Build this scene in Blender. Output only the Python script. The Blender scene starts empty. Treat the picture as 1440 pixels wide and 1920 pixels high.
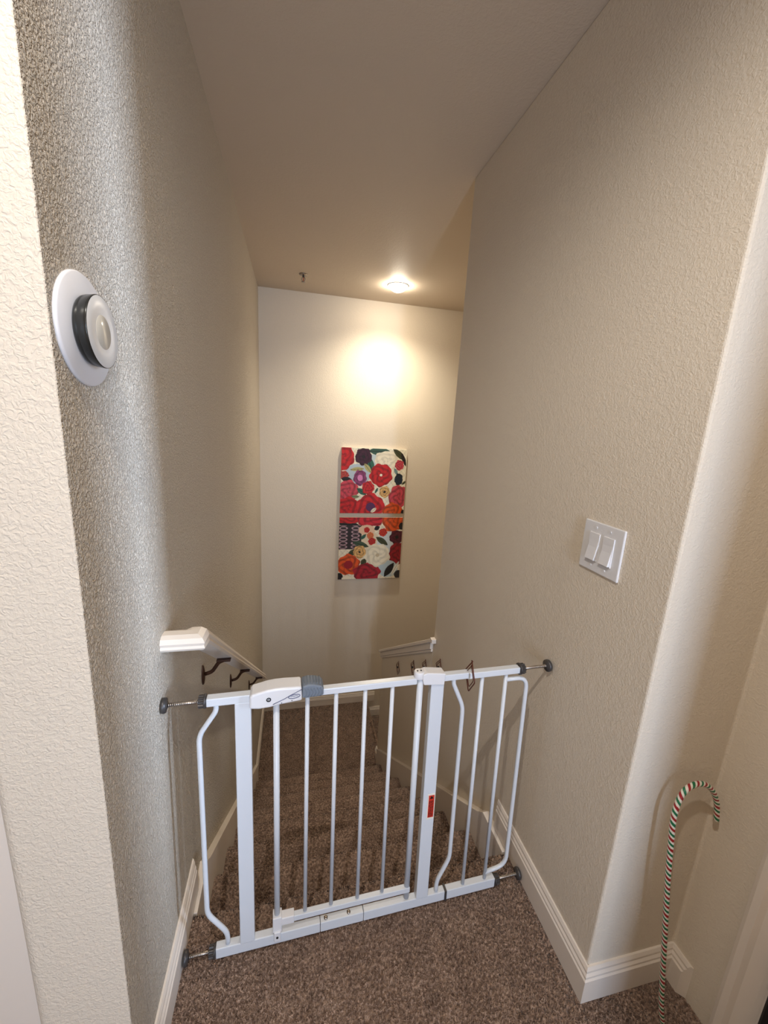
import bpy, bmesh, math, random
import numpy as np
from mathutils import Vector, Matrix
random.seed(7)
SC = bpy.context.scene
COL = SC.collection

# ------------------------------------------------------------------ camera
def basis(pitch, yaw, roll):
    cy, sy, cp, sp = math.cos(yaw), math.sin(yaw), math.cos(pitch), math.sin(pitch)
    f = Vector((sy*cp, cy*cp, sp)); r = Vector((cy, -sy, 0)); u = r.cross(f)
    c, s = math.cos(roll), math.sin(roll)
    return c*r + s*u, -s*r + c*u, f
cam = bpy.data.cameras.new('camera'); cam_o = bpy.data.objects.new('camera', cam); COL.objects.link(cam_o)
r_, u_, f_ = basis(-.2164, .2277, .0554)
cam_o.matrix_world = Matrix(((r_.x, u_.x, -f_.x, .2924), (r_.y, u_.y, -f_.y, -.9677), (r_.z, u_.z, -f_.z, 1.4182), (0, 0, 0, 1)))
cam.sensor_fit = 'HORIZONTAL'; cam.sensor_width = 36; cam.lens = 749.04/1440*36; cam.clip_start = .02
SC.camera = cam_o

# ------------------------------------------------------------------ world, lights, exposure
SC.view_settings.view_transform = 'Standard'; SC.view_settings.look = 'None'
SC.view_settings.gamma = 1; SC.view_settings.use_curve_mapping = False
SC.view_settings.exposure = 0.50
w = bpy.data.worlds.new('world'); SC.world = w; w.use_nodes = True
w.node_tree.nodes['Background'].inputs[0].default_value = (.55, .7, 1, 1)
w.node_tree.nodes['Background'].inputs[1].default_value = .5

def area(name, loc, target, sx, sy, power, col, spread=180):
    l = bpy.data.lights.new(name, 'AREA'); l.shape = 'RECTANGLE'; l.size = sx; l.size_y = sy
    l.energy = power; l.color = col; l.spread = math.radians(spread)
    o = bpy.data.objects.new(name, l); COL.objects.link(o); o.location = loc
    o.rotation_euler = (Vector(target)-Vector(loc)).to_track_quat('-Z', 'Y').to_euler()
    return o
def spot(name, loc, power, col, ang, blend, rad):
    l = bpy.data.lights.new(name, 'SPOT'); l.energy = power; l.color = col; l.spot_size = math.radians(ang)
    l.spot_blend = blend; l.shadow_soft_size = rad
    o = bpy.data.objects.new(name, l); COL.objects.link(o); o.location = loc
    return o
# daylight through the hall window behind the camera, and through the window of the room on the right
area('hall_window_daylight', (.60, -3.38, 1.35), (.60, 0, 1.2), .20, 1.6, 14, (.54, .71, 1.0), 90)
area('side_room_window_daylight', (3.38, -1.44, 1.5), (0, -.06, 1.3), .26, 1.4, 12, (.57, .73, 1.0), 50)
spot('stairwell_downlight_lamp', (1.055, 2.27, 2.385), 64, (1, .91, .74), 146, 1.0, .05)
spot('hall_rear_downlight_lamp', (.845, -2.2, 2.425), 32, (1, .90, .78), 168, .6, .02)
spot('hall_downlight_lamp', (.115, -.94, 2.425), 36, (1, .94, .87), 168, .6, .010)

# ------------------------------------------------------------------ materials
def new_mat(name):
    m = bpy.data.materials.new(name); m.use_nodes = True
    return m, m.node_tree.nodes, m.node_tree.links, m.node_tree.nodes['Principled BSDF']
def srgb(r, g, b):
    f = lambda c: (c/255/12.92) if c/255 <= .04045 else ((c/255+.055)/1.055)**2.4
    return (f(r), f(g), f(b), 1)
def plain(name, col, rough=.5, metal=0., bump=0, bscale=300, spec=.5):
    m, N, L, B = new_mat(name)
    B.inputs['Base Color'].default_value = col; B.inputs['Roughness'].default_value = rough
    B.inputs['Metallic'].default_value = metal; B.inputs['Specular IOR Level'].default_value = spec
    tc = N.new('ShaderNodeTexCoord'); n = N.new('ShaderNodeTexNoise'); n.inputs['Scale'].default_value = bscale
    L.new(tc.outputs['Object'], n.inputs['Vector'])
    b = N.new('ShaderNodeBump'); b.inputs['Strength'].default_value = bump if bump else .02
    b.inputs['Distance'].default_value = .001
    L.new(n.outputs['Fac'], b.inputs['Height']); L.new(b.outputs['Normal'], B.inputs['Normal'])
    return m
def paint(name, col, strength, scale=150, dist=.0016):
    """rolled knock-down / orange peel wall paint"""
    m, N, L, B = new_mat(name)
    B.inputs['Roughness'].default_value = .62; B.inputs['Specular IOR Level'].default_value = .3
    g = N.new('ShaderNodeNewGeometry')
    n1 = N.new('ShaderNodeTexNoise'); n1.inputs['Scale'].default_value = scale; n1.inputs['Detail'].default_value = 2.5
    n1.inputs['Distortion'].default_value = .9
    n2 = N.new('ShaderNodeTexNoise'); n2.inputs['Scale'].default_value = scale*.33; n2.inputs['Detail'].default_value = 2
    L.new(g.outputs['Position'], n1.inputs['Vector']); L.new(g.outputs['Position'], n2.inputs['Vector'])
    r1 = N.new('ShaderNodeMapRange'); r1.inputs[1].default_value = .34; r1.inputs[2].default_value = .70; r1.interpolation_type = 'SMOOTHSTEP'
    L.new(n1.outputs['Fac'], r1.inputs[0])
    a = N.new('ShaderNodeMath'); a.operation = 'MULTIPLY_ADD'; a.inputs[1].default_value = .8
    L.new(n2.outputs['Fac'], a.inputs[0]); L.new(r1.outputs[0], a.inputs[2])
    b = N.new('ShaderNodeBump'); b.inputs['Strength'].default_value = strength; b.inputs['Distance'].default_value = dist
    L.new(a.outputs[0], b.inputs['Height']); L.new(b.outputs['Normal'], B.inputs['Normal'])
    n3 = N.new('ShaderNodeTexNoise'); n3.inputs['Scale'].default_value = 3
    L.new(g.outputs['Position'], n3.inputs['Vector'])
    mx = N.new('ShaderNodeMix'); mx.data_type = 'RGBA'
    mx.inputs[6].default_value = col; mx.inputs[7].default_value = tuple(c*.96 for c in col[:3])+(1,)
    L.new(n3.outputs['Fac'], mx.inputs[0]); L.new(mx.outputs[2], B.inputs['Base Color'])
    return m
WALLC = srgb(221, 208, 189)
M_wall = paint('wall_paint_knockdown', WALLC, 1.0, 190, .0044)
M_wall_end = paint('wall_paint_end_face', WALLC, .6, 150, .0013)
M_soft = paint('wall_paint_light_texture', WALLC, .35)
M_ceil = paint('ceiling_paint', srgb(214, 199, 180), .2, 90)
M_trim = plain('trim_semigloss_white', srgb(228, 216, 202), .35, 0, .05, 60)
M_gate = plain('white_powder_coat', srgb(212, 215, 219), .3, 0, .04, 500)
M_plas = plain('white_plastic', srgb(222, 220, 220), .35)
M_grip = plain('grey_rubber_grip', srgb(112, 120, 130), .6, 0, .3, 900)
M_steel = plain('brushed_steel', srgb(170, 160, 150), .3, 1)
M_nut = plain('dark_grey_plastic', srgb(70, 66, 64), .35, .3)
M_dark = plain('black_plastic', srgb(22, 22, 24), .35)
M_bronze = plain('oil_rubbed_bronze', srgb(74, 50, 38), .4, .6)
M_red = plain('red_label_vinyl', srgb(200, 50, 28), .5)
M_green = plain('green_stripe', srgb(18, 112, 70), .4)
M_cred = plain('red_stripe', srgb(158, 22, 30), .4)
M_white = plain('white_stripe', srgb(232, 226, 212), .4)
M_copper = plain('copper_wire', srgb(96, 48, 34), .4, .5)
M_logo = plain('grey_print', srgb(96, 100, 128), .5)
M_screen = plain('thermostat_glass', srgb(214, 212, 208), .3)
M_dial = plain('thermostat_steel_ring', srgb(62, 62, 60), .22, .7)

def carpet_mat():
    m, N, L, B = new_mat('brown_frieze_carpet')
    B.inputs['Roughness'].default_value = .95; B.inputs['Specular IOR Level'].default_value = .08
    B.inputs['Sheen Weight'].default_value = .15
    g = N.new('ShaderNodeNewGeometry')
    n = N.new('ShaderNodeTexNoise'); n.inputs['Scale'].default_value = 130; n.inputs['Detail'].default_value = 3
    n2 = N.new('ShaderNodeTexNoise'); n2.inputs['Scale'].default_value = 14; n2.inputs['Detail'].default_value = 2
    L.new(g.outputs['Position'], n.inputs['Vector']); L.new(g.outputs['Position'], n2.inputs['Vector'])
    a = N.new('ShaderNodeMath'); a.operation = 'MULTIPLY_ADD'; a.inputs[1].default_value = .22
    L.new(n2.outputs['Fac'], a.inputs[0]); L.new(n.outputs['Fac'], a.inputs[2])
    cr = N.new('ShaderNodeValToRGB'); e = cr.color_ramp.elements
    e[0].position = .40; e[0].color = srgb(100, 79, 67)
    e[1].position = .80; e[1].color = srgb(182, 155, 136)
    x = e.new(.6); x.color = srgb(137, 113, 97)
    L.new(a.outputs[0], cr.inputs[0]); L.new(cr.outputs[0], B.inputs['Base Color'])
    b = N.new('ShaderNodeBump'); b.inputs['Strength'].default_value = .8; b.inputs['Distance'].default_value = .004
    L.new(n.outputs['Fac'], b.inputs['Height']); L.new(b.outputs['Normal'], B.inputs['Normal'])
    return m
M_carpet = carpet_mat()
def emis(name, col, s):
    m, N, L, B = new_mat(name)
    B.inputs['Emission Color'].default_value = col; B.inputs['Emission Strength'].default_value = s
    return m
M_lens = emis('lamp_lens', (1, .89, .72, 1), 100); M_lens2 = emis('lamp_lens_flat', (1, .93, .8, 1), 4)

# ------------------------------------------------------------------ mesh helpers
def add(bm, verts, faces, mi=0):
    vs = [bm.verts.new(v) for v in verts]
    for f in faces:
        try:
            q = bm.faces.new([vs[i] for i in f]); q.material_index = mi
        except ValueError: pass
def box(bm, x0, x1, y0, y1, z0, z1, mi=0):
    add(bm, [(x, y, z) for x in (x0, x1) for y in (y0, y1) for z in (z0, z1)],
        [(0, 1, 3, 2), (4, 6, 7, 5), (0, 4, 5, 1), (2, 3, 7, 6), (0, 2, 6, 4), (1, 5, 7, 3)], mi)
def prism(bm, pts, axis, a, b, mi=0):
    """extrude a 2D polygon along axis (0: pts are (y,z); 1: (x,z); 2: (x,y))"""
    def mk(p, t):
        return (t, p[0], p[1]) if axis == 0 else (p[0], t, p[1]) if axis == 1 else (p[0], p[1], t)
    n = len(pts)
    add(bm, [mk(p, a) for p in pts]+[mk(p, b) for p in pts],
        [tuple(range(n)), tuple(range(2*n-1, n-1, -1))]+[(i, (i+1) % n, n+(i+1) % n, n+i) for i in range(n)], mi)
def tube(bm, path, rad, seg=10, closed=False, mi=0, cap=True):
    P = [Vector(p) for p in path]; n = len(P)
    rads = rad if isinstance(rad, (list, tuple)) else [rad]*n
    rings = []; prev = None
    for i in range(n):
        if closed: t = P[(i+1) % n]-P[i-1]
        else: t = P[min(i+1, n-1)]-P[max(i-1, 0)]
        t.normalize()
        if prev is None:
            a = Vector((0, 0, 1)) if abs(t.z) < .9 else Vector((1, 0, 0))
            nrm = t.cross(a).normalized()
        else:
            nrm = (prev-t*prev.dot(t)).normalized()
        prev = nrm; bn = t.cross(nrm)
        rings.append([bm.verts.new(P[i]+rads[i]*(math.cos(2*math.pi*k/seg)*nrm+math.sin(2*math.pi*k/seg)*bn)) for k in range(seg)])
    m = n if closed else n-1
    for i in range(m):
        A, Bq = rings[i], rings[(i+1) % n]
        for k in range(seg):
            f = bm.faces.new((A[k], A[(k+1) % seg], Bq[(k+1) % seg], Bq[k])); f.material_index = mi; f.smooth = True
    if cap and not closed:
        for R in (rings[0][::-1], rings[-1]):
            f = bm.faces.new(R); f.material_index = mi
def cyl(bm, a, b, r, seg=16, mi=0): tube(bm, [a, b], r, seg, mi=mi)
def lathe(bm, prof, M, seg=40, mi=None, smooth=True):
    """revolve (r, h) profile about local Z, transformed by M; mi is one index per segment"""
    rings = []
    for r, h in prof:
        if r < 1e-6: rings.append([bm.verts.new(M @ Vector((0, 0, h)))])
        else: rings.append([bm.verts.new(M @ Vector((r*math.cos(2*math.pi*k/seg), r*math.sin(2*math.pi*k/seg), h))) for k in range(seg)])
    for i in range(len(rings)-1):
        A, B = rings[i], rings[i+1]
        for k in range(seg):
            k2 = (k+1) % seg
            vs = (A[0], B[k2], B[k]) if len(A) == 1 else (A[k], A[k2], B[0]) if len(B) == 1 else (A[k], A[k2], B[k2], B[k])
            f = bm.faces.new(vs); f.smooth = smooth
            if mi: f.material_index = mi[i]
def fillet(pts, r, n=6):
    """round the inner corners of a 3D polyline"""
    P = [Vector(p) for p in pts]; out = [P[0]]
    for i in range(1, len(P)-1):
        a = (P[i-1]-P[i]); b = (P[i+1]-P[i]); ra = min(r, a.length*.49, b.length*.49)
        s = P[i]+a.normalized()*ra; e = P[i]+b.normalized()*ra
        for k in range(n+1):
            t = k/n; out.append((1-t)**2*s+2*t*(1-t)*P[i]+t*t*e)
    out.append(P[-1]); return out
def obj(name, bm, mats, parent=None, bevel=0, seg=2, fix=True):
    if fix: bmesh.ops.recalc_face_normals(bm, faces=bm.faces)
    me = bpy.data.meshes.new(name); bm.to_mesh(me); bm.free()
    for m in (mats if isinstance(mats, (list, tuple)) else [mats]): me.materials.append(m)
    o = bpy.data.objects.new(name, me); COL.objects.link(o)
    if parent: o.parent = parent
    if bevel:
        b = o.modifiers.new('bevel', 'BEVEL'); b.width = bevel; b.segments = seg; b.limit_method = 'ANGLE'; b.angle_limit = math.radians(40)
        b.harden_normals = False
    return o
def thing(name, label, cat, loc=(0, 0, 0), group=None):
    o = bpy.data.objects.new(name, None); COL.objects.link(o); o.location = loc; o.empty_display_size = .05
    return tag(o, label, cat, group)
def tag(o, label, cat, group=None):
    o['label'] = label; o['category'] = cat
    if group: o['group'] = group
    return o
def struct(name, bm, m, parent=None, bevel=0, seg=2, label=None, fix=True):
    o = obj(name, bm, m, parent, bevel, seg, fix)
    if not parent: o['kind'] = 'structure'
    if label: o['label'] = label
    return o
def nb(): return bmesh.new()

# ------------------------------------------------------------------ dimensions
W, YB, YE, YC, X2 = 1.0287, 2.72, .862, -.367, 1.295
ZC = 2.4476; RUN, RISE = .2454, .187; NST = 8; ZL = -NST*RISE; YL = -.365
ZB = -2.7                                     # underside of everything
YN = (NST-1)*RUN                              # last nosing

# ------------------------------------------------------------------ setting: walls
b = nb(); prism(b, [(-.15, YL), (0, YL), (0, YB+.12), (-.15, YB+.12)], 2, ZB, ZC)
o = struct('wall_left', b, [M_wall, M_wall_end])
me = o.data
# vertical corner at x=-.15 is bull-nosed, the one at x=0 is tight
bm = bmesh.new(); bm.from_mesh(me)
es = [e for e in bm.edges if abs(e.verts[0].co.z-e.verts[1].co.z) > 1 and abs(e.verts[0].co.y-YL) < 1e-4 and e.verts[0].co.x < -.1]
bmesh.ops.bevel(bm, geom=es, offset=.022, segments=8, profile=.5, affect='EDGES')
es = [e for e in bm.edges if abs(e.verts[0].co.z-e.verts[1].co.z) > 1 and abs(e.verts[0].co.y-YL) < 1e-4 and abs(e.verts[0].co.x) < .001]
bmesh.ops.bevel(bm, geom=es, offset=.003, segments=3, profile=.5, affect='EDGES')
bm.normal_update()
for f in bm.faces:
    if f.normal.y < -.3: f.material_index = 1
bm.to_mesh(me); bm.free()

b = nb()
prism(b, [(W, YC), (X2, YC), (X2, -.565), (X2+.12, -.565), (X2+.12, YC+.12), (W+.12, YC+.12), (W+.12, YE), (W, YE)], 2, ZB, ZC)
struct('wall_right', b, M_soft, bevel=.006, seg=3)
b = nb()   # low wall that carries on beyond the full-height right wall, sloping with the stairs
PT = lambda y: .319-.667*(y-.851)
prism(b, [(YE, ZB), (1.97, ZB), (1.97, PT(1.97)-.03), (YE, PT(YE)-.03)], 0, W, W+.12)
struct('wall_low', b, M_soft, bevel=.003)
b = nb(); box(b, -.15, 2.5, YB, YB+.12, ZB, ZC); struct('wall_back', b, M_soft)
b = nb(); box(b, 2.4, 2.52, YE-.12, YB, ZB, ZC); struct('wall_stairwell_right', b, M_soft)
b = nb(); box(b, W+.12, 2.4, YE-.12, YE, ZB, ZC); struct('wall_stairwell_near', b, M_soft)
b = nb(); box(b, -2.7, 4, -3.7, YB+.12, ZC, ZC+.1); struct('ceiling', b, M_ceil)
# hall behind the camera, room on the left, room on the right
b = nb()
for x0, x1, z0, z1 in ((-2.7, .48, 0, ZC), (.72, X2+.12, 0, ZC), (.48, .72, 0, .5), (.48, .72, 2.2, ZC)): box(b, x0, x1, -3.5, -3.4, z0, z1)
struct('wall_hall_rear', b, M_soft)
b = nb()
for y0, y1, z0, z1 in ((-3.4, -.2, 0, ZC),): box(b, -2.55, -2.45, y0, y1, z0, z1)
box(b, -1.0, -.9, -3.4, -.97, 0, ZC)  # unseen inner partition, added with its edge set to cut side light
struct('wall_hall_left', b, M_soft)
b = nb(); box(b, -2.45, -.15, -.30, -.2, 0, ZC); struct('wall_left_room', b, M_soft)
b = nb(); box(b, .933, X2+.12, -3.4, -1.42, 0, ZC); box(b, X2, X2+.12, -1.42, -.565, 2.06, ZC); struct('wall_right_hall_light_block', b, M_soft)  # unseen hall block, widened so its edge cuts off the window daylight
b = nb()
for y0, y1, z0, z1 in ((-3.4, -1.6, 0, ZC), (-1.28, -.1, 0, ZC), (-1.6, -1.28, 0, .8), (-1.6, -1.28, 2.2, ZC)): box(b, 3.5, 3.6, y0, y1, z0, z1)
box(b, X2+.12, 3.6, -.2, -.1, 0, ZC); box(b, X2+.12, 3.6, -3.5, -3.4, 0, ZC)
struct('wall_side_room', b, M_soft)

# ------------------------------------------------------------------ carpets with real tufts
def tufts(surf, density, h, wdt, clip=None):
    """surf: list of (origin, u_vec, v_vec, normal); returns verts, faces of bent pile tufts"""
    rng = np.random.default_rng(3); V = []; F = []; NN = []; base = 0
    for o, u, v, n in surf:
        o, u, v, n = map(lambda q: np.array(q, float), (o, u, v, n))
        area_ = np.linalg.norm(np.cross(u, v)); k = int(area_*density)
        if k < 1: continue
        a, c = rng.random(k), rng.random(k)
        p = o+a[:, None]*u+c[:, None]*v
        t1 = u/np.linalg.norm(u); t2 = np.cross(n, t1)
        th = rng.random(k)*2*np.pi; ph = rng.random(k)*2*np.pi
        d = np.cos(th)[:, None]*t1+np.sin(th)[:, None]*t2
        lean = np.cross(n, d)*(.7+1.0*rng.random(k))[:, None]+.25*d*np.cos(ph)[:, None]
        hh = .8*h*(.65+.6*rng.random(k))[:, None]; ww = wdt*(.7+.6*rng.random(k))[:, None]
        q = np.stack([p-d*ww/2-n*.003, p+d*ww/2-n*.003, p+d*ww*.6+n*hh*.6+lean*hh*.45, p-d*ww*.6+n*hh*.6+lean*hh*.45, p+n*hh+lean*hh*1.1], 1)
        V.append(q.reshape(-1, 3))
        jn = n+.30*d*rng.standard_normal(k)[:, None]-.22*np.cross(n, d); NN.append(np.repeat(jn/np.linalg.norm(jn, axis=1)[:, None], 5, 0))
        i = base+np.arange(k)*5
        F.append(np.stack([i, i+1, i+2], 1)); F.append(np.stack([i, i+2, i+3], 1)); F.append(np.stack([i+3, i+2, i+4], 1))
        base += 5*k
    return np.concatenate(V), np.concatenate(F), np.concatenate(NN)
def carpet_obj(name, bm, surf, density=60000, h=.011, wdt=.0035, parent=None):
    bmesh.ops.recalc_face_normals(bm, faces=bm.faces)
    bm.verts.index_update()
    v0 = np.array([v.co[:] for v in bm.verts]); f0 = [[v.index for v in f.verts] for f in bm.faces]; bm.free()
    V, F, NN = tufts(surf, density, h, wdt)
    me = bpy.data.meshes.new(name)
    me.from_pydata(np.concatenate([v0, V]).tolist(), [], f0+(F+len(v0)).tolist()); me.update()
    vn = np.array([me.vertices[i].normal[:] for i in range(len(v0))])
    me.normals_split_custom_set_from_vertices(np.concatenate([vn, NN]).tolist())
    me.materials.append(M_carpet)
    o = bpy.data.objects.new(name, me); COL.objects.link(o)
    if parent: o.parent = parent
    return o
def nose_profile(y, z, r):
    """points (y,z) of the rolled nosing edge whose outermost point is at y"""
    pts = []
    for k in range(7):
        a = math.pi/2-math.pi*k/6
        pts.append((y-r+r*math.cos(a), z-r+r*math.sin(a)))
    return pts
def prof_surf(pts, x0, x1):
    s = []
    for (ya, za), (yb, zb) in zip(pts[:-1], pts[1:]):
        d = np.array([0, yb-ya, zb-za]); l = np.linalg.norm(d)
        if l < 1e-5: continue
        s.append(((x0, ya, za), (x1-x0, 0, 0), tuple(d), tuple(np.array([0, -(zb-za), yb-ya])/l)))
    return s
NR = .026
# floor of the landing and rooms (one carpet), with its rolled edge over the top step
b = nb(); DY = -.004
pr = [(-3.4, -.12), (-3.4, -.004)]+[(y, z-.004) for y, z in nose_profile(0, 0, NR)]+[(-.03, -.05), (-.03, -.12)]
prism(b, pr, 0, -.0, W)
box(b, -2.5, 0, -3.4, YL+.01, -.12, -.004); box(b, -2.5, -.15, YL+.01, -.2, -.12, -.004)
box(b, W, 3.5, -3.4, YC+.01, -.12, -.004); box(b, X2+.12, 3.5, YC, -.1, -.12, -.004)
sf = [((0, -.75, -.004), (W, 0, 0), (0, .75-NR, 0), (0, 0, 1)), ((W, -.62, -.004), (X2-W, 0, 0), (0, .62+YC, 0), (0, 0, 1)),
      ((X2-.02, -.8, -.004), (.6, 0, 0), (0, .8-.2, 0), (0, 0, 1))]
sf += prof_surf([(y, z-.004) for y, z in nose_profile(0, 0, NR)], .016, W-.016)
fl = carpet_obj('floor', b, sf, 120000, .0062, .0026); fl['kind'] = 'structure'
# lower landing and the stairwell floor further down
b = nb(); box(b, 0, 1.06, YN-.02, YB, ZL-.15, ZL-.004); prism(b, [(1.06, ZL-.15), (1.05, ZL-.004)]+[(1.085-NR+NR*math.cos(math.pi/2-math.pi*k/6), ZL-.004-NR+NR*math.sin(math.pi/2-math.pi*k/6)) for k in range(7)]+[(1.06, ZL-.04)], 1, 1.97, YB)
sf = [((.02, YN, ZL-.004), (1.05, 0, 0), (0, YB-YN, 0), (0, 0, 1))]
fl = carpet_obj('floor_lower', b, sf, 30000); fl['kind'] = 'structure'
b = nb(); box(b, 0, 2.4, YE-.1, YB, ZB, ZB+.05); struct('floor_stairwell', b, M_carpet)

stairs = thing('staircase', 'straight flight of brown carpeted steps going down behind the gate', 'stairs', (W/2, 0, 0))
for k in range(1, NST):
    z = -k*RISE; y = k*RUN
    b = nb()
    pts = [(y-RUN-.03, z-.004)]+[(q[0], q[1]-.004) for q in nose_profile(y, z, NR)]+[(y-.03, z-.05), (y-.03, z-RISE), (y-RUN-.03, z-RISE)]
    pts = [(p[0], p[1]) for p in pts]
    prism(b, pts, 0, .006, W-.006)
    s = prof_surf([(y-RUN-.02, z-.004)]+[(q[0], q[1]-.004) for q in nose_profile(y, z, NR)], .03, W-.03)
    o = carpet_obj('step', b, s, 110000 if k < 4 else 60000, .0038, .0026, stairs); o.location = (-W/2, 0, 0)
low = thing('staircase', 'brown carpeted steps turning down to the right past the lower landing', 'stairs', (1.2, 2.3, ZL))
for k in range(1, 5):
    b = nb(); x0 = 1.06+(k-1)*RUN; z = ZL-k*RISE
    box(b, x0, x0+RUN+.03, 1.99, YB-.012, max(z-RISE, ZB+.05), z-.004)
    o = carpet_obj('step', b, [((x0, 1.99, z-.004), (RUN+.03, 0, 0), (0, YB-2.01, 0), (0, 0, 1))], 20000, .01, .004, low); o.location = (-1.2, -2.3, -ZL)

# ------------------------------------------------------------------ baseboards, skirt boards, trim
BH, BT = .105, .015
BP = [(0, 0), (BT, 0), (BT, BH*.70), (BT*.8, BH*.74), (BT*.8, BH*.80), (BT*.55, BH*.86), (BT*.55, BH*.92), (BT*.3, BH), (0, BH)]
def mitre(b, A, B):
    n = len(A); add(b, A+B, [tuple(range(n)), tuple(range(2*n-1, n-1, -1))]+[(i, (i+1) % n, n+(i+1) % n, n+i) for i in range(n)])
def base_y(name, x, sgn, y0, y1, z=0, bm=None, m0=0, m1=0):
    b = bm or nb(); mitre(b, [(x+sgn*p[0], y0+m0*p[0], z+p[1]) for p in BP], [(x+sgn*p[0], y1+m1*p[0], z+p[1]) for p in BP])
    if bm is None: return struct(name, b, M_trim)
def base_x(name, y, sgn, x0, x1, z=0, bm=None, m0=0, m1=0):
    b = bm or nb(); mitre(b, [(x0+m0*p[0], y+sgn*p[0], z+p[1]) for p in BP], [(x1+m1*p[0], y+sgn*p[0], z+p[1]) for p in BP])
    if bm is None: return struct(name, b, M_trim)
base_y('baseboard_left', 0, 1, YL, .075, m1=-1)
base_y('baseboard_right', W, -1, YC, .10, m0=-1, m1=-1)
base_x('baseboard_return', YC, -1, W, X2, m0=-1, m1=-1)
base_y('baseboard_closet', X2, -1, -.425, YC, m0=1, m1=-1)
def skirt(name, x0, x1):
    NL = lambda y: .098-.758*y
    b = nb()
    top = [(-.0, -.004), (.15, -.006), (.19, NL(.19)), (1.88, NL(1.88))]
    bot = [(1.88, ZL-.01), (1.72, ZL-.05), (0, -.40), (0, -.1)]
    prism(b, top+bot, 0, x0, x1); return struct(name, b, M_trim, bevel=.002)
skirt('trim_left', 0.0, .024); skirt('trim_right', W-.026, W)
base_y('baseboard_landing_left', 0, 1, 1.86, YB, ZL)
base_y('baseboard_landing_right', W, -1, 1.86, 1.985, ZL)
base_x('baseboard_landing', YB, -1, 0, 1.15, ZL)
base_x('baseboard_lower', YB, -1, 1.085, 1.33, ZL-RISE)
# cap and apron moulding on the low wall
b = nb()
def slope_strip(x0, x1, dz0, dz1, y0, y1):
    prism(b, [(y0, PT(y0)+dz0), (y1, PT(y1)+dz0), (y1, PT(y1)+dz1), (y0, PT(y0)+dz1)], 0, x0, x1)
slope_strip(W-.028, W+.148, -.022, 0, YE-.02, 2.005)
slope_strip(W-.016, W+.136, -.062, -.022, YE+.002, 1.992)
slope_strip(W-.010, W+.13, -.078, -.062, YE+.002, 1.982)
box(b, W-.028, W-.002, YE-.045, YE-.015, PT(YE-.01)-.012, PT(YE-.01)+.012)
struct('trim_low_wall_cap', b, M_trim, bevel=.003)
# door casing on the right
def casing(name, y0, s):
    b = nb(); prof = [(0, 0), (0, .016), (.008, .020), (.022, .020), (.030, .012), (.040, .010), (.056, .007), (.066, .004), (.072, .004), (.072, 0)]
    prism(b, [(X2-p[1], y0+s*(.072-p[0])) for p in prof], 2, 0, 2.13); return struct(name, b, M_trim)
casing('trim_door_casing', -.489-.072, 1)
bx = thing('dark_box', 'black box at the right edge, against the door casing', 'box', (1.5, -.75, 0))  # plain black box filling an unidentified dark area beside the casing
b = nb(); box(b, -.235, .3, -.2, .184, .006, .36); obj('box_body', b, M_dark, bx, .006)
b = nb(); box(b, -.240, .3, -.205, .188, .33, .375); obj('lid', b, M_dark, bx, .004)
b = nb(); box(b, -.2375, -.234, .085, .135, .13, .19); obj('label_tag', b, plain('beige_paper', srgb(190, 180, 150), .7), bx)
b = nb(); box(b, X2, X2+.12, -.585, -.565, 0, 2.06); box(b, X2+.045, X2+.075, -.598, -.585, 0, 2.05); struct('trim_door_jamb', b, M_trim, bevel=.002)
b = nb(); box(b, X2-.018, X2, -1.49, -1.42, 0, 2.13); box(b, X2-.018, X2, -1.49, -.489, 2.06, 2.13); struct('trim_door_head', b, M_trim, bevel=.003)
# windows behind the camera and at the sides
def window(name, axis, pos, a0, a1, z0, z1):
    b = nb(); t = .03
    for (p0, p1, q0, q1) in ((a0, a1, z0, z0+t), (a0, a1, z1-t, z1), (a0, a0+t, z0, z1), (a1-t, a1, z0, z1), (a0, a1, (z0+z1)/2-.02, (z0+z1)/2+.02)):
        if axis == 1: box(b, p0, p1, pos, pos+.05, q0, q1)
        else: box(b, pos, pos+.05, p0, p1, q0, q1)
    return struct(name, b, M_trim)
window('window_1', 1, -3.45, .48, .72, .5, 2.2)
window('window_2', 0, 3.52, -1.6, -1.28, .8, 2.2)
# white closet door leaf seen past the wall end on the left
b = nb(); box(b, -.232, -.152, -.335, -.30, 0, 2.1); box(b, -.245, -.232, -.328, -.30, 0, 2.1); struct('trim_left_casing', b, M_trim, bevel=.002)
b = nb(); box(b, -1.0, -.246, -.318, -.302, .01, 2.04); struct('door_1', b, M_trim, bevel=.003)
# unseen side-room door, added partly open to trim the daylight band
b = nb(); prism(b, [(X2+.06, -1.41), (X2+.095, -1.41), (X2+.18, -.75), (X2+.145, -.75)], 2, .012, 2.04)
d2 = struct('door_added_light_block', b, M_trim, bevel=.002)
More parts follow.
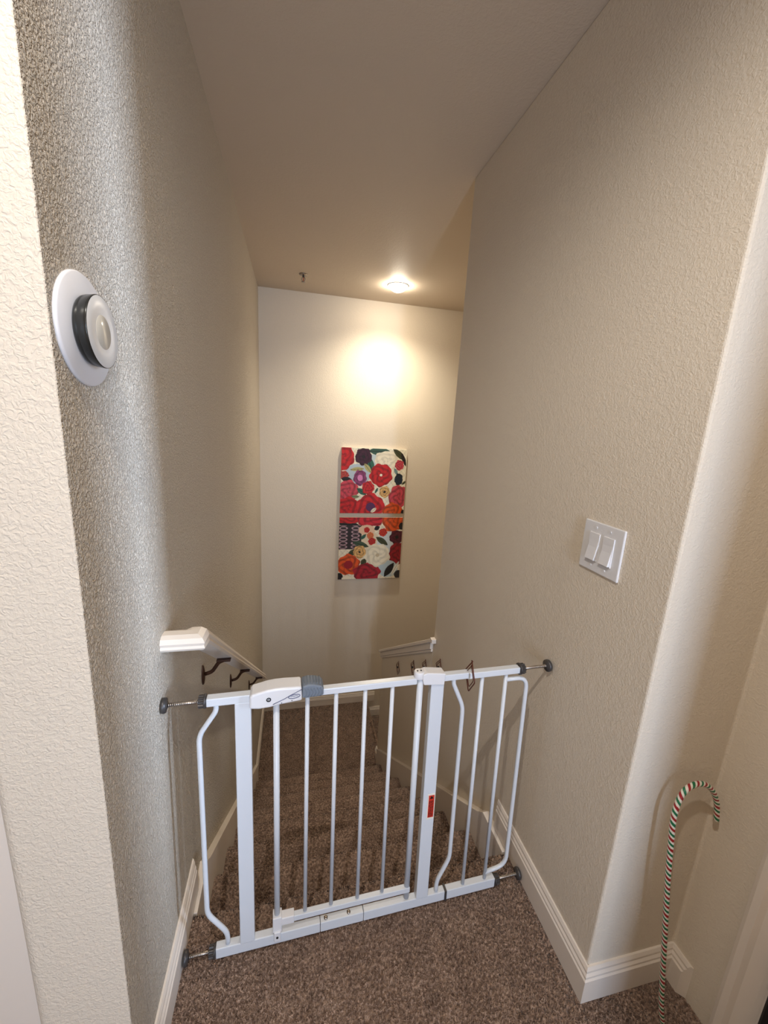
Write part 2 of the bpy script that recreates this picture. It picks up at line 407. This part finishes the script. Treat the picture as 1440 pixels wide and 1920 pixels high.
# ------------------------------------------------------------------ ceiling fittings
def downlight(label, x, y, prof, m):
    t = thing('recessed_downlight', label, 'ceiling light', (x, y, ZC))
    b = nb(); lathe(b, [(.0535, 0), (.0535, -.004), (.064, -.006), (.078, -.004), (.082, 0)], Matrix.Identity(4), 40); obj('trim_ring', b, M_plas, t)
    b = nb(); lathe(b, prof, Matrix.Identity(4), 32); obj('lens', b, m, t)
    return t
downlight('round white recessed ceiling light glowing above the back wall', 1.055, 2.27, [(0, -.045), (.022, -.0435), (.040, -.037), (.053, -.026), (.059, -.013), (.061, -.003)], M_lens)
downlight('round recessed ceiling light over the hall near the camera', .115, -.94, [(0, -.006), (.04, -.0055), (.0535, -.003)], M_lens2)
t = thing('fire_sprinkler', 'small metal fire sprinkler head hanging from the stairwell ceiling', 'sprinkler', (.352, 2.298, ZC))
b = nb(); lathe(b, [(0, 0), (.032, 0), (.030, -.006), (.014, -.010), (0, -.010)], Matrix.Identity(4), 28); obj('escutcheon', b, M_steel, t)
b = nb(); cyl(b, (0, 0, -.008), (0, 0, -.022), .007, 12); obj('neck', b, M_nut, t)
b = nb()
for s in (-1, 1): tube(b, [(s*.006, 0, -.02), (s*.013, 0, -.03), (s*.010, 0, -.042), (0, 0, -.05)], .0022, 8)
obj('frame_arms', b, M_steel, t)
b = nb(); cyl(b, (0, 0, -.022), (0, 0, -.046), .0025, 8); obj('glass_bulb', b, M_red, t)
b = nb(); lathe(b, [(0, -.05), (.014, -.051), (.014, -.053), (0, -.053)], Matrix.Identity(4), 20); obj('deflector', b, M_steel, t)

downlight('round recessed ceiling light at the rear of the hall', .845, -2.2, [(0, -.006), (.04, -.0055), (.0535, -.003)], M_lens2)
# ------------------------------------------------------------------ safety gate
gate = thing('safety_gate', 'white metal pressure-mounted safety gate standing across the top of the stairs', 'baby gate', (0, -.12, 0))
gate.rotation_euler = (-math.atan(.04), 0, math.atan(.03))
def rrect(b, x0, x1, z0, z1, d, yc=0): box(b, x0, x1, yc-d/2, yc+d/2, z0, z1)
GB0, GB1 = .008, .040
b = nb(); rrect(b, .097, .3715, GB0, GB1, .020); rrect(b, .3725, .4955, GB0, GB1, .020); rrect(b, .4965, .748, GB0, GB1, .020)
obj('bottom_rail', b, M_gate, gate, .002)
b = nb(); rrect(b, .097, .2, .754, .774, .022); obj('top_rail', b, M_gate, gate, .002)
b = nb(); rrect(b, .159, .196, .038, .756, .022); obj('post', b, M_gate, gate, .002)
b = nb(); rrect(b, .655, .692, .038, .745, .022); obj('post', b, M_gate, gate, .002)
b = nb(); rrect(b, .692, .77, .750, .768, .020); obj('top_rail', b, M_gate, gate, .002)
b = nb(); tube(b, fillet([(.117, 0, .756), (.117, 0, .735), (.077, 0, .675), (.079, 0, .15), (.127, 0, .075), (.127, 0, .036)], .02), .0062, 12); obj('side_bar', b, M_gate, gate)
b = nb(); tube(b, fillet([(.724, 0, .752), (.724, 0, .735), (.758, 0, .66), (.758, 0, .15), (.722, 0, .075), (.722, 0, .036)], .02), .0062, 12); obj('side_bar', b, M_gate, gate)
for q, (x, z) in enumerate(((.388, .0405), (.4535, .0405))):
    b = nb(); lathe(b, [(0, .0035), (.003, .003), (.0055, .001), (.0055, 0)], Matrix.Translation((x, 0, z)), 16); obj('screw', b, M_steel, gate)
b = nb(); rrect(b, .748, .7535, GB0-.001, GB1+.0015, .024); obj('joint_gasket', b, M_nut, gate)
# hinge cap
b = nb(); prism(b, [(.632, .750), (.690, .744), (.692, .777), (.640, .784), (.628, .780), (.628, .764)], 1, -.016, .016); lathe(b, [(0, .784), (.013, .784), (.014, .781), (.014, .764), (0, .764)], Matrix.Translation((.622, 0, 0)), 24)
cap = obj('hinge_cap', b, M_plas, gate, .002)
b = nb()
for s in (-1, 1): lathe(b, [(0, .0006), (.0026, .0006), (.0026, 0)], Matrix.Translation((.622+s*.005, 0, .784)), 10)
obj('pin_hole', b, M_dark, cap)
# swinging door
door = bpy.data.objects.new('gate_door', None); COL.objects.link(door); door.parent = gate
b = nb(); rrect(b, .36, .615, .750, .767, .019); obj('door_top_rail', b, M_gate, door, .002)
b = nb(); rrect(b, .246, .634, .069, .086, .015, -.002); obj('door_bottom_rail', b, M_gate, door, .0015)
for x, r, z0, z1 in ((.2545, .0078, .05, .75), (.3295, .0055, .084, .752), (.4015, .0055, .084, .752), (.477, .0055, .084, .752), (.550, .0055, .084, .752), (.6265, .0085, .046, .765)):
    b = nb(); cyl(b, (x, 0, z0), (x, 0, z1), r, 14); obj('bar', b, M_gate, door)
b = nb(); rrect(b, .243, .267, .050, .098, .026); rrect(b, .243, .30, .066, .090, .022); rrect(b, .246, .264, .024, .055, .030, -.002); foot = obj('bottom_latch', b, M_plas, door, .002)
b = nb(); cyl(b, (.255, -.019, .040), (.255, -.0175, .040), .003, 12); obj('latch_pin', b, M_dark, foot)
# latch housing with grey grip
b = nb()
prism(b, [(.194, .7455), (.194, .777), (.200, .782), (.2326, .7894), (.25, .7915), (.27, .792), (.314, .790), (.3155, .7533), (.2605, .7478), (.24, .744), (.2154, .7425)], 1, -.025, .022)
lat = obj('latch_housing', b, M_plas, door, .005, 3)
b = nb()
prism(b, [(.3155, .7575), (.3155, .789), (.33, .7925), (.345, .791), (.362, .785), (.367, .779), (.367, .7600), (.355, .7575)], 1, -.0235, .021)
grip = obj('grip', b, M_grip, lat, .004, 3)
b = nb()
for k in range(6):
    x = .321+k*.0075
    tube(b, [(x+.005*math.sin(t*math.pi), -.0242, .7605+.022*t) for t in [i/8 for i in range(9)]], .0012, 6)
    tube(b, [(x, -.018+.034*t, .7925-.4*abs(x-.335)**1.35) for t in [i/6 for i in range(7)]], .0012, 6)
obj('grip_ridges', b, M_grip, grip)
b = nb(); Mx = Matrix.Translation((.2374, -.0252, .766)) @ Matrix.Rotation(math.pi/2, 4, 'X')
lathe(b, [(.0030, .0008), (.0055, .0008), (.0055, 0), (.003, 0), (.003, .0008)], Mx, 24); lathe(b, [(0, .0008), (.0014, .0008), (.0014, 0)], Mx, 12)
obj('lock_symbol', b, M_dark, lat)
b = nb(); tube(b, [(.2965+.0135*math.cos(a), -.0254, .7675+.0048*math.sin(a)+.10*.0135*math.cos(a)) for a in [2*math.pi*i/28 for i in range(28)]], .0009, 6, True)
tube(b, [(.288, -.0254, .7665), (.291, -.0254, .7685), (.296, -.0254, .7675), (.301, -.0254, .769), (.305, -.0254, .768)], .0006, 5)
tube(b, [(.247, -.0254, .7525), (.272, -.0254, .763), (.290, -.0254, .7725), (.3135, -.0254, .7835)], .0008, 6)
obj('printed_logo', b, M_logo, lat)
for x, z in ((.267, .7535), (.291, .757)):
    b = nb(); cyl(b, (x, -.0245, z), (x, -.0257, z), .0012, 8); obj('rivet', b, M_dark, lat)
# warning label on the hinge post
b = nb(); box(b, .668, .6905, -.0122, -.0112, .318, .402); lab = obj('warning_label', b, M_white, gate)
b = nb(); box(b, .671, .688, -.0128, -.0121, .325, .398); obj('label_print', b, M_red, lab)
b = nb(); prism(b, [(.674, .3875), (.6795, .3965), (.685, .3875)], 1, -.0132, -.0127)
random.seed(2)
for c in range(3):
    z = .381
    while z > .33:
        l = random.uniform(.004, .011); box(b, .6735+c*.0045, .6755+c*.0045, -.0132, -.0127, max(z-l, .328), z); z -= l+.0018
obj('label_lettering', b, M_dark, lab)
# extension panel on the right
ext = bpy.data.objects.new('extension_panel', None); COL.objects.link(ext); ext.parent = gate
b = nb(); rrect(b, .762, .923, .748, .766, .020); obj('extension_top_rail', b, M_gate, ext, .002)
b = nb(); rrect(b, .7545, .918, GB0, GB1, .020); obj('extension_bottom_rail', b, M_gate, ext, .002)
for x in (.8105, .885):
    b = nb(); cyl(b, (x, 0, .038), (x, 0, .752), .0055, 14); obj('bar', b, M_gate, ext)
b = nb(); tube(b, fillet([(.885, 0, .728), (.955, 0, .728), (.956, 0, .073), (.885, 0, .062)], .05, 10), .0062, 12); obj('bent_bar', b, M_gate, ext)
# four pressure bolts
for side, z, xr, xw in ((-1, .764, .097, .002), (-1, .024, .097, .018), (1, .757, .923, 1.024), (1, .024, .918, 1.010)):
    sp = bpy.data.objects.new('pressure_bolt', None); COL.objects.link(sp); sp.parent = gate
    b = nb(); cyl(b, (xr, 0, z), (xw-side*.006, 0, z), .0042, 12)
    n = int(abs(xw-xr)/.004)
    for k in range(2, n): lathe(b, [(.0042, -.001), (.0049, 0), (.0042, .001)], Matrix.Translation((xr+side*k*.004, 0, z)) @ Matrix.Rotation(math.pi/2, 4, 'Y'), 12)
    obj('rod', b, M_steel, sp)
    b = nb(); Mx = Matrix.Translation((xw, 0, z)) @ Matrix.Rotation(-side*math.pi/2, 4, 'Y')
    lathe(b, [(0, 0), (.0165, 0), (.0175, .004), (.0165, .009), (.009, .0105), (.008, .012), (0, .012)], Mx, 28); obj('wall_pad', b, M_nut, sp)
    b = nb(); Mx = Matrix.Translation((xr+side*.001, 0, z)) @ Matrix.Rotation(side*math.pi/2, 4, 'Y')
    prof = []
    lathe(b, [(0, 0), (.0165, 0), (.0165, .004), (.014, .005)], Mx, 24)
    ng = 10
    pts = []
    for k in range(ng*4):
        a = 2*math.pi*k/(ng*4); r = .0150 if (k % 4) in (0, 1) else .0125
        pts.append((r*math.cos(a), r*math.sin(a)))
    vb = [Mx @ Vector((p[0], p[1], .004)) for p in pts]+[Mx @ Vector((p[0], p[1], .016)) for p in pts]; nn = len(pts)
    add(b, vb, [tuple(range(nn)), tuple(range(2*nn-1, nn-1, -1))]+[(i, (i+1) % nn, nn+(i+1) % nn, nn+i) for i in range(nn)])
    obj('adjusting_nut', b, M_nut, sp)

# ------------------------------------------------------------------ wire ornaments
def ornament(label, loc, hw, hh, group, beads=True):
    t = thing('wire_ornament', label, 'ornament', loc, group)
    b = nb()
    for s, rr in ((1, .0016), (.72, .0012)):
        path = fillet([(0, -hw*s*.2, hh*s), (0, hw*s, 0), (0, 0, -hh*s), (0, -hw*s, 0), (0, 0, hh*s*1.0)], .006, 3)
        tube(b, path, rr, 6)
    obj('wire_frame', b, M_copper, t)
    if beads:
        b = nb(); lathe(b, [(0, .008), (.0045, .005), (.006, 0), (.0045, -.005), (0, -.008)], Matrix.Translation((0, hw*.25, -hh*.05)), 12); obj('bead', b, M_dark, t)
    return t
GR = 'wire ornaments hanging along the stair wall'
ornament('copper wire diamond ornament looped over the white gate top rail', (.7625, -.083, .763), .030, .048, GR, False)
for y, z, lb in ((.741, .215, 'thin wire diamond ornament on the right stair wall, nearest the gate hinge'),
                 (.946, .080, 'thin wire diamond ornament on the stair wall, second nearest of the wall row'),
                 (1.149, -.055, 'thin wire diamond ornament on the stair wall, third along the wall row'),
                 (1.474, -.270, 'thin wire diamond ornament on the stair wall, farthest down the stairs')):
    ornament(lb, (W-.006, y, z), .045, .055, GR)

# ------------------------------------------------------------------ handrail
hr = thing('handrail', 'white wooden handrail on bronze brackets along the left stair wall', 'handrail', (.067, -.04, .9))
HP = [(-.024, 0), (.024, 0), (.0275, .006), (.0255, .012), (.0275, .019), (.022, .029), (.010, .034), (-.010, .034), (-.022, .029), (-.0275, .019), (-.0255, .012), (-.0275, .006)]
b = nb()
SL = -.748; y0, y1 = -.045, 1.86; zb0 = .876
def rail_z(y): return zb0+SL*(y-y0)
n = len(HP)
ring = []
O_ = Vector((.067, -.04, .9))
def zb(y): return .868+SL*(y+.02)
ring.append([b.verts.new(Vector((0.0, -.045+u, .886+v))-O_) for u, v in HP])
ring.append([b.verts.new(Vector((.067-u, -.045+u, .886+v))-O_) for u, v in HP])
ring.append([b.verts.new(Vector((.067-u, -.018, .873+v*1.33))-O_) for u, v in HP])
ring.append([b.verts.new(Vector((.067-u, y1, zb(y1)+v*1.4))-O_) for u, v in HP])
# ring 0 wall, ring 1 corner, ring 2 end
for A, B in zip(ring[:-1], ring[1:]):
    for i in range(n):
        f = b.faces.new((A[i], A[(i+1) % n], B[(i+1) % n], B[i])); f.smooth = False
b.faces.new(ring[0]); b.faces.new(ring[-1][::-1])
obj('rail', b, M_trim, hr)
for yb in (.304, .834, 1.56):
    zr = zb(yb)+.002
    br = bpy.data.objects.new('bracket', None); COL.objects.link(br); br.parent = hr; br.location = (-.067, yb+.04, zr-.9)
    b = nb(); tube(b, fillet([(.008, 0, -.052), (.03, 0, -.046), (.052, 0, -.012), (.067, 0, -.006)], .02), .0062, 10); obj('arm', b, M_bronze, br)
    b = nb(); lathe(b, [(0, 0), (.019, 0), (.018, .004), (.010, .007), (0, .007)], Matrix.Translation((.0, 0, -.055)) @ Matrix.Diagonal((1, .8, 1.9, 1)) @ Matrix.Rotation(math.pi/2, 4, 'Y'), 24); obj('wall_plate', b, M_bronze, br)
    b = nb(); box(b, .046, .090, -.010, .010, -.007, .0); obj('saddle', b, M_bronze, br, .0015)

# ------------------------------------------------------------------ thermostat
t = thing('thermostat', 'round dark-ringed thermostat on a white disc, mounted on the left wall', 'thermostat', (0, -.281, 1.524))
RY = Matrix.Rotation(math.pi/2, 4, 'Y')
b = nb(); lathe(b, [(0, .0), (.0755, 0), (.0755, .003), (.0735, .0055), (.02, .0065), (0, .0065)], RY, 72); obj('trim_plate', b, M_plas, t)
b = nb(); lathe(b, [(.0, .0065), (.044, .0065), (.046, .009), (.0470, .0125), (.0466, .0130), (.0474, .0136), (.0488, .0240), (.0486, .0250), (.0480, .0253)], RY, 72); obj('dial_ring', b, M_dial, t)
b = nb(); lathe(b, [(.0480, .0250), (.0475, .0254), (.03, .02555), (0, .0257)], RY, 72); face = obj('glass_face', b, M_screen, t)
b = nb(); lathe(b, [(0, .0262), (.0225, .0260), (.023, .0255)], RY, 48); obj('display', b, plain('thermostat_display', srgb(196, 188, 172), .15), face)

# ------------------------------------------------------------------ light switch
sw = thing('light_switch', 'white double rocker light switch plate on the right wall', 'light switch', (W, -.173, 1.149))
b = nb(); box(b, -.006, 0, -.065, .065, -.0625, .0625); obj('cover_plate', b, M_plas, sw, .003, 3)
for yy in (-.023, .023):
    b = nb(); box(b, -.0085, -.004, yy-.0175, yy+.0175, -.035, .035); fr = obj('switch_frame', b, M_plas, sw, .001)
    b = nb(); prism(b, [(-.006, -.0325), (-.015, -.0325), (-.0095, .0), (-.0075, .0325), (-.006, .0325)], 1, yy-.0155, yy+.0155); obj('rocker', b, M_plas, fr, .0008)
    for zz in (-.048, .048):
        b = nb(); cyl(b, (-.0055, yy, zz), (-.0072, yy, zz), .003, 12); obj('screw', b, M_plas, sw)

# ------------------------------------------------------------------ candy cane
cc = nb()
top_y, bot_y = -.395, -.452
ctr = [(1.1932, -0.452, 0.004), (1.1773, -0.448, 0.073), (1.1469, -0.438, 0.2759), (1.1259, -0.427, 0.4428), (1.1187, -0.419, 0.5407), (1.1163, -0.414, 0.5942), (1.1218, -0.41, 0.6349), (1.1378, -0.407, 0.6644), (1.1667, -0.404, 0.6733), (1.1996, -0.402, 0.6654), (1.229, -0.401, 0.6416), (1.2509, -0.4, 0.6081), (1.261, -0.4, 0.5789), (1.268, -0.4, 0.5497)]
def catmull(P, n):
    P = [Vector(p) for p in P]; P = [2*P[0]-P[1]]+P+[2*P[-1]-P[-2]]; out = []
    for i in range(1, len(P)-2):
        for k in range(n):
            t = k/n; a, b_, c, d = P[i-1:i+3]
            out.append(.5*((2*b_)+(-a+c)*t+(2*a-5*b_+4*c-d)*t*t+(-a+3*b_-3*c+d)*t**3))
    out.append(P[-2]); return out
raw = catmull(ctr, 24)
# resample evenly
L_ = [0]
for a, c in zip(raw[:-1], raw[1:]): L_.append(L_[-1]+(c-a).length)
tot = L_[-1]; NS = 800; pts = []; j = 0
for i in range(NS+1):
    s = tot*i/NS
    while j < len(L_)-2 and L_[j+1] < s: j += 1
    f = (s-L_[j])/max(L_[j+1]-L_[j], 1e-9); pts.append(raw[j].lerp(raw[j+1], f))
seg = 24
tube(cc, pts, [.0057]*(NS-1)+[.005, .0035], seg)
cc.faces.ensure_lookup_table()
for i in range(NS):
    for k in range(seg):
        ph = (i*tot/NS/.0255+k/seg) % 1
        cc.faces[i*seg+k].material_index = 0 if ph < .27 else 1 if ph < .5 else 2 if ph < .77 else 1
tag(obj('candy_cane', cc, [M_cred, M_white, M_green]), 'tall red, white and green striped candy cane leaning in the right corner', 'candy cane')

# ------------------------------------------------------------------ paintings
def canvas(label, z0, z1, shapes, bg):
    x0, x1 = .714, 1.332; t = thing('canvas_painting', label, 'painting', ((x0+x1)/2, YB, (z0+z1)/2), 'floral canvases on the back wall')
    w_, h_ = x1-x0, z1-z0; cx, cz = (x0+x1)/2, (z0+z1)/2
    b = nb(); box(b, -w_/2, w_/2, -.032, -.002, -h_/2, h_/2); obj('stretched_canvas', b, M_canvas, t, .003)
    N = 190
    g = np.linspace(0, 1, N+1); U, V = np.meshgrid(g, g)
    rng = np.random.default_rng(5)
    img = np.ones((N+1, N+1, 3))*np.array(bg)
    gx = lambda f, s: np.sin(U*f*7.3+s)*np.sin(V*f*6.1+s*1.7)
    img *= (1+.05*gx(9, 1)+.04*gx(17, 3))[..., None]
    for sh in shapes:
        k, u, v, ru, rv, ang, col = sh[:7]
        du, dv = U-u, V-v; c, s = math.cos(ang), math.sin(ang)
        a = (du*c+dv*s)/ru; bb = (-du*s+dv*c)/rv
        r = np.sqrt(a*a+bb*bb); th = np.arctan2(bb, a); C = np.array([x/255 for x in col])
        if k == 'leaf': m = (np.abs(bb) < (1-a*a)*.9) & (np.abs(a) < 1); shd = 1-.35*(np.abs(bb) < .12)
        elif k == 'rose':
            wob = 1+.05*np.sin(th*5+u*20)+.04*np.sin(th*9+v*30); m = r < wob
            k_ = .08 if col == CRM else .22; shd = 1-k_*np.clip(np.sin(r*13+1.6*np.sin(th*3+u*9)+th)*2, 0, 1)-k_*.5*(np.sin(th*7+r*8) > .6)
        elif k == 'scribble':
            m = (np.abs(a) < 1) & (np.abs(bb) < 1); q = np.abs(np.sin(a*7)*.5+np.sin(bb*13+np.sin(a*14)*1.3))
            q = np.hypot((a % 1-.5)*1.15, ((bb*3.2) % 1-.5)*.9); shd = 1+3.0*(np.abs(q-.34) < .07)
        else: m = r < 1; shd = 1+0*r
        paintv = C*shd[..., None]; img[m] = paintv[m]
        if len(sh) > 7:
            cc_ = r < sh[8]; img[cc_] = np.array([x/255 for x in sh[7]])
    lin = np.where(img <= .04045, img/12.92, ((np.clip(img, 0, 1)+.055)/1.055)**2.4)
    co = np.stack([(U-.5)*w_, np.full_like(U, -.0335), (.5-V)*h_], -1).reshape(-1, 3)
    idx = np.arange((N+1)*(N+1)).reshape(N+1, N+1)
    F = np.stack([idx[:-1, :-1], idx[1:, :-1], idx[1:, 1:], idx[:-1, 1:]], -1).reshape(-1, 4)
    me = bpy.data.meshes.new('painted_surface'); me.from_pydata(co.tolist(), [], F.tolist()); me.update()
    ca = me.color_attributes.new('pigment', 'FLOAT_COLOR', 'POINT')
    ca.data.foreach_set('color', np.concatenate([lin.reshape(-1, 3), np.ones(((N+1)**2, 1))], 1).astype(np.float32).ravel())
    me.materials.append(M_pig); o = bpy.data.objects.new('painted_surface', me); COL.objects.link(o); o.parent = t
    return t
M_canvas = plain('canvas_cloth', srgb(225, 214, 196), .8, 0, .2, 900)
m, N_, L2, B_ = new_mat('painting_pigment'); M_pig = m
at = N_.new('ShaderNodeAttribute'); at.attribute_name = 'pigment'; L2.new(at.outputs['Color'], B_.inputs['Base Color']); B_.inputs['Roughness'].default_value = .6
RED, CRIM, PINK, ORG, YEL = (196, 28, 30), (150, 22, 34), (205, 70, 84), (222, 84, 26), (226, 178, 110)
CRM, NAVY, GRN, DGR, PUR, PLUM, BLK = (236, 226, 200), (24, 40, 58), (44, 96, 78), (62, 66, 38), (140, 62, 110), (62, 24, 44), (26, 22, 24)
top = [('dot', .25, .40, .20, .16, 0, (176, 190, 200)), ('dot', .55, .18, .2, .1, 0, (190, 204, 206)),
       ('rose', .02, .14, .17, .20, 0, RED), ('leaf', .57, .04, .17, .07, 0, (52, 84, 70)), ('rose', .70, .17, .2, .14, 0, CRM),
       ('leaf', .43, .24, .14, .07, 1.2, GRN), ('rose', .33, .13, .125, .13, 0, PLUM, BLK, .2),
       ('leaf', .88, .08, .14, .05, .7, DGR), ('leaf', .95, .15, .12, .03, 1.2, BLK), ('rose', .89, .24, .07, .08, 0, PINK),
       ('leaf', .24, .32, .11, .035, -.1, (176, 168, 112)), ('leaf', .40, .30, .09, .04, .9, (176, 168, 112)),
       ('rose', .29, .45, .10, .12, 0, PUR, (212, 130, 180), .4), ('rose', .61, .40, .175, .175, 0, RED, CRM, .12),
       ('rose', .03, .41, .09, .06, 0, (190, 70, 60)), ('leaf', .09, .48, .09, .045, .15, BLK),
       ('rose', .11, .65, .17, .16, 0, PINK), ('leaf', .32, .66, .09, .045, .6, GRN), ('rose', .42, .60, .095, .105, 0, (206, 40, 44)),
       ('leaf', .84, .34, .06, .03, 1.1, (120, 150, 150)), ('rose', .89, .46, .065, .095, 0, NAVY), ('leaf', .98, .51, .05, .02, -.7, DGR),
       ('rose', .68, .66, .085, .09, 0, YEL, BLK, .22), ('leaf', .55, .64, .05, .02, -1.1, GRN),
       ('rose', .90, .74, .15, .19, 0, PINK), ('leaf', .23, .74, .06, .03, 0, (130, 140, 100)),
       ('rose', .12, .92, .19, .17, 0, RED), ('rose', .47, .90, .215, .21, 0, (206, 36, 40), (84, 40, 84), .34), ('leaf', .52, .95, .06, .03, -.7, CRM),
       ('rose', .82, .98, .155, .15, 0, ORG), ('dot', .99, .98, .03, .04, 0, BLK)]
bot = [('dot', .4, .4, .25, .2, 0, (222, 205, 176)), ('dot', .8, .42, .2, .2, 0, (200, 208, 208)), ('leaf', .12, .10, .2, .06, .15, BLK),
       ('rose', .14, .0, .2, .10, 0, RED), ('rose', .48, -.02, .24, .17, 0, (206, 40, 52)), ('rose', .84, .04, .17, .19, 0, ORG),
       ('dot', .99, .14, .05, .06, 0, BLK),
       ('scribble', .16, .32, .19, .19, 0, (44, 36, 38)), ('dot', .43, .20, .13, .08, 0, (226, 190, 160)), ('rose', .43, .20, .045, .045, 0, (200, 40, 30)),
       ('leaf', .59, .17, .05, .04, -.5, BLK), ('rose', .69, .24, .065, .065, 0, (204, 50, 30)), ('rose', .49, .29, .055, .055, 0, (226, 120, 70)),
       ('leaf', .38, .31, .06, .03, -.8, GRN), ('rose', .52, .385, .06, .06, 0, (196, 40, 34)), ('leaf', .68, .38, .12, .05, .6, DGR),
       ('rose', .92, .32, .12, .115, 0, (88, 22, 42), BLK, .25), ('leaf', .34, .43, .14, .05, .3, (60, 80, 60)),
       ('rose', .94, .60, .14, .19, 0, CRIM), ('leaf', .22, .56, .09, .05, -.5, DGR), ('rose', .33, .555, .10, .105, 0, YEL, BLK, .16),
       ('rose', .16, .76, .18, .17, 0, ORG, CRIM, .4), ('leaf', .40, .72, .07, .05, -1, DGR),
       ('dot', .80, .84, .16, .14, 0, (178, 196, 202)), ('leaf', .82, .86, .14, .06, -1.0, BLK), ('leaf', .92, .84, .14, .03, -1.1, (232, 230, 220)), ('dot', .98, .94, .07, .07, 0, (44, 40, 40)),
       ('rose', .46, .90, .22, .16, 0, (170, 28, 44)), ('rose', .62, .61, .20, .185, 0, CRM, (196, 180, 150), .16), ('dot', .02, .97, .06, .08, 0, BLK), ('dot', .14, .99, .08, .04, 0, CRM)]
canvas('square floral canvas with a large red rose and plum flower, above the other canvas', .580, 1.194, top, (.90, .87, .78))
canvas('square floral canvas with a large white rose, below the other canvas', -.084, .540, bot, (.88, .84, .75))

bpy.context.view_layer.update()
